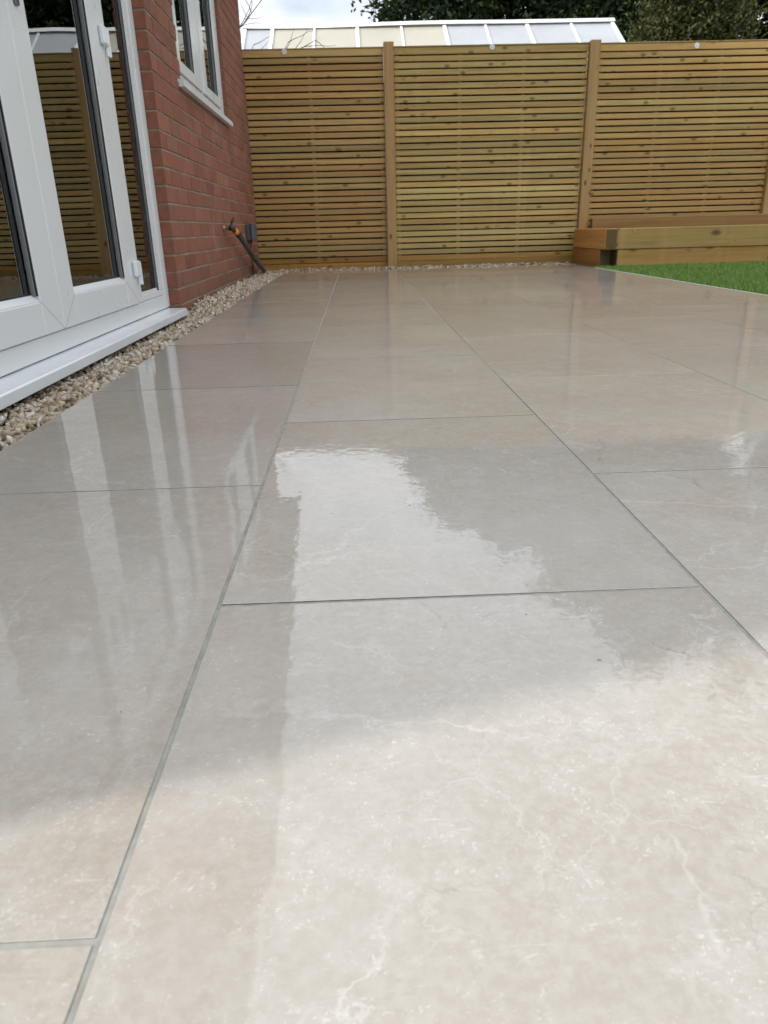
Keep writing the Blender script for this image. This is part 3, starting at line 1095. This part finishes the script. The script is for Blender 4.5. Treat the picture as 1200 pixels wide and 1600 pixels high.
# ------------------------------------------------------------------ slatted fence
fence = thing('slatted_fence', 'tall treated timber fence of horizontal slats across the back of the patio', 'fence', (0, YF, 0))
ptops = [(-3.35, 2.25), (0.425, 2.272), (2.65, 2.252), (4.80, 2.24), (6.95, 2.24), (9.1, 2.24)]
post_b = MB()
for px, pz in ptops[1:]:
    q = MB()
    # a post standing, grain along local X: lie it down in mesh space and turn the object upright
    L = pz + 0.25
    q.box(0, L, -0.0545, 0.0545, -0.05, 0.05, 0.004)
    o = q.build('post', M['post'], fence)
    o.rotation_euler = (0, -math.pi / 2, 0)
    o.rotation_mode = 'XYZ'
    o.matrix_local = Matrix(((0, 1, 0, px), (0, 0, 1, 0.0), (1, 0, 0, -0.25), (0, 0, 0, 1)))
    o.color = (0.98, 0.95, 0.88, 1)
SP, SH, ST = 0.0652, 0.0500, 0.019
tones = {0: (0.98, 0.89, 0.80), 1: (1.02, 1.02, 0.92), 2: (1.06, 0.96, 0.82), 3: (1.0, 0.98, 0.9), 4: (1, 0.96, 0.88)}
slat_cache = {}
spans = [(-1.235, 0.368, 0), (0.482, 2.593, 1), (2.707, 4.743, 2), (4.857, 6.893, 3), (7.007, 9.043, 4)]
for a, e, idx in spans:
    ln = e - a
    ztop = {0: 2.236, 1: 2.238, 2: 2.232}.get(idx, 2.23)
    q = MB()
    nb = 3 if ln < 1.8 else 4
    for i in range(nb):
        xx = (0.03, ln / 2, ln - 0.03)[i] if nb == 3 else (0.03, ln * 0.34, ln * 0.67, ln - 0.03)[i]
        q.box(xx - 0.02, xx + 0.02, ST + 0.004, ST + 0.04, 0.03, ztop - 0.02)
    pn = q.build('fence_panel', M['slat'], fence)
    pn.location = (a, 0, 0)
    pn.color = (0.66, 0.62, 0.55, 1)
    zs = []
    z = ztop - 0.014 - 0.066
    zs.append((z, 0.066))
    z -= 0.0135
    while z - SH > 0.125:
        z -= SH
        zs.append((z, SH))
        z -= SP - SH
    zs.append((z - 0.056, 0.056))
    z2 = z - 0.056 - 0.003
    zs.append((-0.02, z2 + 0.02))
    for j, (zz, hh) in enumerate(zs):
        key = (idx, round(hh, 4), R.randrange(2) if hh == SH else 9)
        if key not in slat_cache:
            s_ = MB()
            s_.box(0.0015, ln - 0.0015, 0, ST, 0, hh, 0.003)
            slat_cache[key] = s_.mesh('slat', M['slat'])
        o = link('slat', slat_cache[key], pn, (0, R.uniform(-0.0012, 0.0012), zz + R.uniform(-0.0012, 0.0012)))
        o.rotation_euler = (R.gauss(0, 0.012), R.gauss(0, 0.0006), 0)
        tn = tones[idx]
        k = R.uniform(0.82, 1.08)
        hshift = R.uniform(-0.20, 0.10)
        low = 0.92 if j >= len(zs) - 2 else 1.0
        o.color = (tn[0] * k * low, tn[1] * k * (1 + hshift * 0.5) * low * (0.84 if low < 1 else 1), tn[2] * k * (1 + hshift) * low * (0.6 if low < 1 else 1), 1)
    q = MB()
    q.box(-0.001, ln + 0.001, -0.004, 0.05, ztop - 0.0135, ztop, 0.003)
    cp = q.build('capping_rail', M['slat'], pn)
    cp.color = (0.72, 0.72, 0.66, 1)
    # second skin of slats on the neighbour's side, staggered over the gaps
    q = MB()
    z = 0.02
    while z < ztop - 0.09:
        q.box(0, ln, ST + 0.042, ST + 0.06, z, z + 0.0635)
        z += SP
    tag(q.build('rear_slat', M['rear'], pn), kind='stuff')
for tx, tz in ((-0.688, 2.205), (1.539, 2.212), (3.766, 2.186)):
    q = MB()
    q.tube([(tx, -0.006, tz), (tx, -0.0015, tz)], [0.027, 0.029], 18)
    q.tube([(tx, -0.009, tz + 0.004), (tx, -0.0055, tz + 0.004)], [0.008, 0.009], 10)
    q.build('round_tag', M['tagmetal'], fence)

# ------------------------------------------------------------------ raised bed
bed = thing('raised_bed', 'low raised bed of stacked timber sleepers on the lawn before the fence', 'raised bed', (2.55, 7.8, 0))


def sleeper(x0, x1, y0, y1, z0, z1, colr, along='x', name='sleeper'):
    ln = (x1 - x0) if along == 'x' else (y1 - y0)
    wd = (y1 - y0) if along == 'x' else (x1 - x0)
    q = MB()
    vv, fc = chamfer(0, ln, -wd / 2, wd / 2, 0, z1 - z0, 0.006)
    ends = [1 if len(c_) == 4 and max(vv[i][0] for i in c_) - min(vv[i][0] for i in c_) < 1e-6 else 0 for c_ in fc]
    q.add(vv, fc, ends)
    o = q.build(name, [M['sleeper'], M['endgrain']], bed)
    if along == 'x':
        o.location = (x0 - 2.55, (y0 + y1) / 2 - 7.8, z0)
    else:
        o.location = ((x0 + x1) / 2 - 2.55, y0 - 7.8, z0)
        o.rotation_euler = (0, 0, math.pi / 2)
    o.color = (*colr, 1)
    return o


zt, zj = 0.370, 0.166
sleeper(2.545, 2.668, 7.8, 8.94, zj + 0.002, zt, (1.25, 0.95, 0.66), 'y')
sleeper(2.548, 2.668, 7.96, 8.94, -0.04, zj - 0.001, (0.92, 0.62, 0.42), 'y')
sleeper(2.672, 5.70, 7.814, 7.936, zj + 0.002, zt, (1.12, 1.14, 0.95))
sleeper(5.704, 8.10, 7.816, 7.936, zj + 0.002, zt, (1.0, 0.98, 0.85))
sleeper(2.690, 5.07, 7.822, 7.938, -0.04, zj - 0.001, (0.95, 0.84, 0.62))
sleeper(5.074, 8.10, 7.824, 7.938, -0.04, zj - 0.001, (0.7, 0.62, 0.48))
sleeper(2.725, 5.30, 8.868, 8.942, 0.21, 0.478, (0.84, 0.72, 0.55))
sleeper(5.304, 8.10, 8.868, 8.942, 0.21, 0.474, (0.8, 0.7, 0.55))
b = MB()
b.box(2.67, 9.0, 7.94, 8.865, -0.05, 0.30)
tag(b.build('soil', M['soil']), 'dark soil filling the raised timber bed', 'soil', kind='stuff')

# ------------------------------------------------------------------ glasshouse behind the fence
GY, GZ, EY, EZ = 12.5, 3.19, 11.15, 2.33
gh = thing('greenhouse', 'white framed glasshouse roof showing above the fence with beige and clear panels', 'greenhouse', (1.2, GY, 0))
GO = Vector((1.2, GY, 0))
xs = [(-1.50, 0.05), (-1.10, 0.05), (-0.49, 0.032), (0.135, 0.05), (0.78, 0.032), (1.415, 0.05), (2.02, 0.032), (2.635, 0.05), (3.29, 0.032), (3.905, 0.05)]
GB = 13.85


def gpart(o):
    o.parent = gh
    o.location = Vector(o.location) - GO
    return o


for (xa, wa), (xb_, wb_), i in zip(xs, xs[1:], range(20)):
    mt = M['poly_beige'] if 1 <= i <= 4 else M['poly_white']
    for ye in (EY, GB):
        q = MB()
        vv = [(xa + wa / 2 + 0.002, GY, GZ), (xb_ - wb_ / 2 - 0.002, GY, GZ), (xb_ - wb_ / 2 - 0.002, ye, EZ), (xa + wa / 2 + 0.002, ye, EZ)]
        q.add(vv + [(x, y, z - 0.016) for x, y, z in vv], [(0, 1, 2, 3), (7, 6, 5, 4), (0, 4, 5, 1), (1, 5, 6, 2), (2, 6, 7, 3), (3, 7, 4, 0)])
        gpart(q.build('roof_panel', mt))
for x, wd in xs:
    for ye, s in ((EY, -1), (GB, 1)):
        q = MB()
        up = 0.022
        vv = [(x - wd / 2, GY, GZ + up), (x + wd / 2, GY, GZ + up), (x + wd / 2, ye, EZ + up), (x - wd / 2, ye, EZ + up)]
        q.add(vv + [(a_, y, z - 0.055) for a_, y, z in vv], [(0, 1, 2, 3), (7, 6, 5, 4), (0, 4, 5, 1), (1, 5, 6, 2), (2, 6, 7, 3), (3, 7, 4, 0)])
        gpart(q.build('rafter', M['ghwhite']))
q = MB()
nseg = 18
for i in range(nseg):
    u0, u1 = i / nseg, (i + 1) / nseg
    f_ = lambda u: -1.54 + 5.485 * u
    h_ = lambda u: GZ + 0.02 - 0.018 * math.sin(math.pi * 2 * min(1, u * 1.4)) * (1 - u)
    za, zb_ = h_(u0), h_(u1)
    vv = [(f_(u0), GY - 0.06, za - 0.02), (f_(u1), GY - 0.06, zb_ - 0.02), (f_(u1), GY, zb_ + 0.035), (f_(u0), GY, za + 0.035), (f_(u0), GY + 0.06, za - 0.02), (f_(u1), GY + 0.06, zb_ - 0.02)]
    q.add(vv, [(0, 1, 2, 3), (3, 2, 5, 4), (0, 4, 5, 1)] + ([(0, 3, 4)] if i == 0 else []) + ([(1, 5, 2)] if i == nseg - 1 else []))
gpart(q.build('ridge_beam', M['ghwhite']))
q = MB()
for y in (EY, GB):
    q.box(-1.53, 3.935, y - 0.05, y + 0.05, EZ - 0.09, EZ - 0.005)
    for x, _ in xs[::2] + [xs[-1]]:
        q.box(x - 0.03, x + 0.03, y - 0.04, y + 0.04, -0.1, EZ - 0.092)
gpart(q.build('wall_frame', M['ghwhite']))
for x0 in (-1.50, 3.90):
    q = MB()
    vv = [(x0, EY + 0.05, EZ - 0.03), (x0, GB - 0.05, EZ - 0.03), (x0, GY, GZ - 0.03), (x0, EY + 0.05, 0), (x0, GB - 0.05, 0)]
    vv += [(x + 0.012, y, z) for x, y, z in vv]
    q.add(vv, [(0, 3, 4, 1, 2), (7, 6, 9, 8, 5), (0, 2, 7, 5), (2, 1, 6, 7), (3, 0, 5, 8), (1, 4, 9, 6), (4, 3, 8, 9)])
    gpart(q.build('gable_panel', M['poly_white']))
for y in (EY, GB):
    q = MB()
    q.box(-1.46, 3.87, y - 0.006, y + 0.006, -0.05, EZ - 0.093)
    gpart(q.build('wall_panel', M['poly_white']))

# ------------------------------------------------------------------ trees
def crown_mesh(name, lobes, n, size, mat, seed):
    r = np.random.default_rng(seed)
    lob = np.array(lobes, float)
    vol = (lob[:, 3] * lob[:, 4] * lob[:, 5]) ** 0.72
    which = r.choice(len(lob), n, p=vol / vol.sum())
    d = r.normal(size=(n, 3))
    d /= np.linalg.norm(d, axis=1, keepdims=True)
    # twig clusters: leaves gather round a few hundred centres so that gaps open between them
    rr = r.uniform(0.25, 1.0, n) ** 0.5
    ncl = max(60, n // 55)
    cd = r.normal(size=(ncl, 3))
    cd /= np.linalg.norm(cd, axis=1, keepdims=True)
    cw = r.choice(len(lob), ncl, p=vol / vol.sum())
    cr_ = r.uniform(0.3, 1.0, ncl) ** 0.6
    out = r.random(ncl) < 0.30
    cr_[out] *= r.uniform(1.05, 1.42, out.sum())
    cen = lob[cw, :3] + cd * lob[cw, 3:6] * cr_[:, None]
    pick = r.integers(0, ncl, n)
    spread = r.gamma(2.0, 0.12, n) * r.uniform(0.5, 1.5, ncl)[pick]
    P = cen[pick] + d * spread[:, None] * np.array([1, 1, 0.7])
    loose = r.random(n) < 0.14
    P[loose] = (lob[which, :3] + d * lob[which, 3:6] * rr[:, None])[loose]
    nrm = r.normal(size=(n, 3)) + np.array([0, 0, 0.8])
    nrm /= np.linalg.norm(nrm, axis=1, keepdims=True)
    a = np.cross(nrm, r.normal(size=(n, 3)))
    a /= np.linalg.norm(a, axis=1, keepdims=True)
    c = np.cross(nrm, a)
    s = (size * r.uniform(0.6, 1.35, n))[:, None]
    v = np.stack([P - a * s, P + c * s * 0.45 + nrm * s * 0.1, P + a * s, P - c * s * 0.45 + nrm * s * 0.1], 1).reshape(-1, 3)
    return fast_mesh(name, v, np.arange(4 * n).reshape(-1, 4), mat, 4)


def tree(name, label, x, y, h, lobes, n, size, mat, seed, trunk_r=0.22):
    """lobes are (dx, dy, z, rx, ry, rz) about the trunk foot"""
    r = random.Random(seed)
    t_ = thing(name, label, 'tree', (x, y, -0.14), 'trees behind the fence')
    q = MB()
    pts = [Vector((r.uniform(-0.15, 0.15) * i / 3, r.uniform(-0.15, 0.15) * i / 3, h * 0.75 * i / 7)) for i in range(8)]
    q.tube(pts, [trunk_r * (1 - 0.11 * i) for i in range(8)], 10)
    q.build('trunk', M['bark'], t_, True)
    q = MB()
    for lx, ly, lz, rx, ry, rz in lobes:
        k = min(6, max(2, int(lz / (h * 0.75) * 7) - 2))
        a = pts[k]
        e = Vector((lx, ly, lz))
        mid = a.lerp(e, 0.5) + Vector((r.uniform(-.2, .2), r.uniform(-.2, .2), -0.2))
        q.tube([a, mid, e], [trunk_r * 0.45, trunk_r * 0.3, 0.03], 7)
        for _ in range(4):
            d = Vector((r.gauss(0, 1), r.gauss(0, 1), r.gauss(0.2, 1))).normalized()
            f_ = e + Vector((d.x * rx, d.y * ry, d.z * rz)) * 0.8
            q.tube([mid.lerp(e, 0.6), mid.lerp(f_, 0.65) + Vector((0, 0, 0.1)), f_], [0.045, 0.03, 0.008], 5)
    q.build('limb', M['bark'], t_, True)
    link('crown', crown_mesh('crown', lobes, n, size, mat, seed), t_)
    return t_


def lobes_for(rx, ry, z0, z1, n, seed, fat=0.5):
    r = random.Random(seed)
    out = [(0, 0, (z0 + z1) / 2, rx * 0.62, ry * 0.62, (z1 - z0) * 0.40)]
    for i in range(n):
        u = (i + 0.5) / n
        z = z0 + (z1 - z0) * u
        env = math.sin(math.pi * min(1, max(0.12, u * 0.86 + 0.12))) ** 0.6
        a = i * 2.4 + r.uniform(-0.4, 0.4)
        s = fat * r.uniform(0.7, 1.15)
        k = max(0.0, env - s * 0.8)
        out.append((math.cos(a) * rx * k, math.sin(a) * ry * k, min(z, z1 - s * 0.5), rx * s * 0.85, ry * s * 0.85, max(0.5, (z1 - z0) * 0.17 * r.uniform(0.8, 1.2))))
    return out


tree('tree', 'dark bushy tree just above the middle of the glasshouse ridge, beside the open sky', 4.25, 20, 8.4, lobes_for(2.5, 2.4, 3.0, 8.4, 12, 1) + [(-2.6, 0, 5.0, 1.1, 1.1, 1.0), (-2.2, 0.2, 6.0, 0.9, 0.9, 0.8), (-2.0, 0, 3.6, 1.4, 1.2, 1.2), (-1.5, 0, 7.3, 0.9, 0.9, 0.8)], 80000, 0.075, M['leaf_dark'], 11)
tree('tree', 'dense dark tree rising over the right half of the glasshouse', 7.15, 22, 11.2, lobes_for(3.0, 2.8, 3.0, 11.0, 13, 2), 80000, 0.085, M['leaf_dark'], 12)
tree('tree', 'tall dark tree above the fence just right of the glasshouse end', 10.0, 23, 14.0, lobes_for(3.1, 3.0, 5.2, 14.3, 15, 3), 85000, 0.09, M['leaf_dark'], 13)
tree('tree', 'tall thin-leaved tree above the right corner of the fence with sky showing through', 13.6, 22.5, 14.6, lobes_for(3.6, 3.2, 4.6, 14.9, 15, 4), 32000, 0.09, M['leaf_mid'], 14)
tree('tree', 'small yellowish green tree standing nearest behind the right fence panel', 6.55, 16, 4.9, lobes_for(1.25, 1.2, 2.4, 4.9, 9, 5, 0.55), 26000, 0.045, M['leaf_light'], 15, 0.09)
tree('tree', 'loose green tree at the far right edge behind the fence', 11.7, 18, 7.2, lobes_for(1.6, 1.6, 2.8, 7.2, 9, 6, 0.5), 13000, 0.065, M['leaf_mid'], 16, 0.12)
tree('tree', 'dark tree farthest right beyond the fence, mostly outside the picture', 16.8, 20, 12.0, lobes_for(3.2, 3.0, 3.0, 12.0, 12, 7), 30000, 0.12, M['leaf_dark'], 17)

r_ = random.Random(5)
hl = [(x, r_.uniform(-0.4, 0.4), 1.2 + r_.uniform(0, 0.5), 1.3, 0.9, 1.5 + r_.uniform(-0.1, 0.35)) for x in np.arange(-5.0, 2.0, 1.0)]
hl += [(x, r_.uniform(-0.4, 0.4), 3.3 + r_.uniform(-0.3, 0.3), 1.1, 0.9, 1.1) for x in np.arange(-4.6, 1.6, 1.0)]
hl += [(x, r_.uniform(-0.4, 0.4), 1.3 + r_.uniform(-0.2, 0.3), 1.2, 0.9, 1.7) for x in np.arange(2.0, 7.0, 1.0)]
hd = thing('hedge', 'tall dark hedge below the trees behind the glasshouse', 'hedge', (6.4, 18.4, -0.14))
link('foliage', crown_mesh('foliage', hl, 80000, 0.07, M['leaf_dark'], 33), hd)
q = MB()
for x in np.arange(-4.8, 6.4, 0.8):
    q.tube([(x, 0, 0), (x + r_.uniform(-.1, .1), 0.05, 1.2), (x + r_.uniform(-.2, .2), 0, 2.4)], [0.06, 0.045, 0.015], 6)
tag(q.build('stem', M['bark'], hd, True), kind='stuff')

# bare shrub in the corner between house and glasshouse
sh = thing('bare_shrub', 'bare thin twigs showing above the fence beside the house corner', 'shrub', (-1.75, 10.4, -0.14))
q = MB()
r_ = random.Random(21)


def grow(p, d, ln, rd, depth):
    pts = [Vector(p)]
    dd = Vector(d)
    for i in range(4):
        dd = (dd + Vector((r_.gauss(0, 0.2), r_.gauss(0, 0.12), r_.gauss(0.02, 0.15)))).normalized()
        pts.append(pts[-1] + dd * ln / 4)
    q.tube(pts, [rd * (1 - 0.16 * i) for i in range(5)], 5)
    if depth > 0:
        for i in range(2, 5):
            for _ in range(2 if depth > 1 else 1):
                nd = (dd + Vector((r_.gauss(0.25, 0.65), r_.gauss(0, 0.4), r_.gauss(0.1, 0.5)))).normalized()
                grow(pts[i], nd, ln * r_.uniform(0.42, 0.7), rd * 0.5, depth - 1)


q.tube([(0, 0, 0), (0.03, 0, 1.2), (0.1, 0, 2.2)], [0.045, 0.038, 0.028], 8)
q.build('stem', M['twig'], sh, True)
q = MB()
grow((0.1, 0, 2.15), (0.35, 0, 1), 0.8, 0.016, 2)
grow((0.06, 0, 1.85), (0.75, 0, 0.8), 1.0, 0.018, 2)
grow((0.05, 0, 1.6), (-0.5, 0, 0.9), 0.9, 0.016, 1)
q.build('twig', M['twig'], sh, True)

# ------------------------------------------------------------------ rain drops and grit on the tiles
v, f = ico(1)
keepv = []
pp, ss = [], []
for _ in range(90):
    pp.append((rng.normal(-0.02, 0.22), rng.normal(1.55, 0.35), 0.0))
    ss.append(rng.uniform(0.0008, 0.0022))
pp, ss = np.array(pp), np.array(ss)
vv = v[None] * ss[:, None, None] * np.array([1, 1, 0.3]) + pp[:, None, :]
ff = f[None] + (np.arange(len(pp)) * len(v))[:, None, None]
tag(link('rain_drops', fast_mesh('rain_drops', vv.reshape(-1, 3), ff.reshape(-1, 3), M['drop'], smooth=True)), 'tiny raindrops beading on the wet patio tiles', 'water drops', kind='stuff')
n = 3
gp_, gs_ = np.stack([rng.uniform(-0.5, 0.9, n), rng.uniform(0.3, 2.2, n), np.full(n, 0.0006)], 1), rng.uniform(0.0004, 0.0009, n)
gvv, gff = stones(gp_, gs_, 0)
tag(link('grit', fast_mesh('grit', gvv, gff, M['grit'])), 'scattered dark grains of grit lying on the wet tiles', 'grit', kind='stuff')
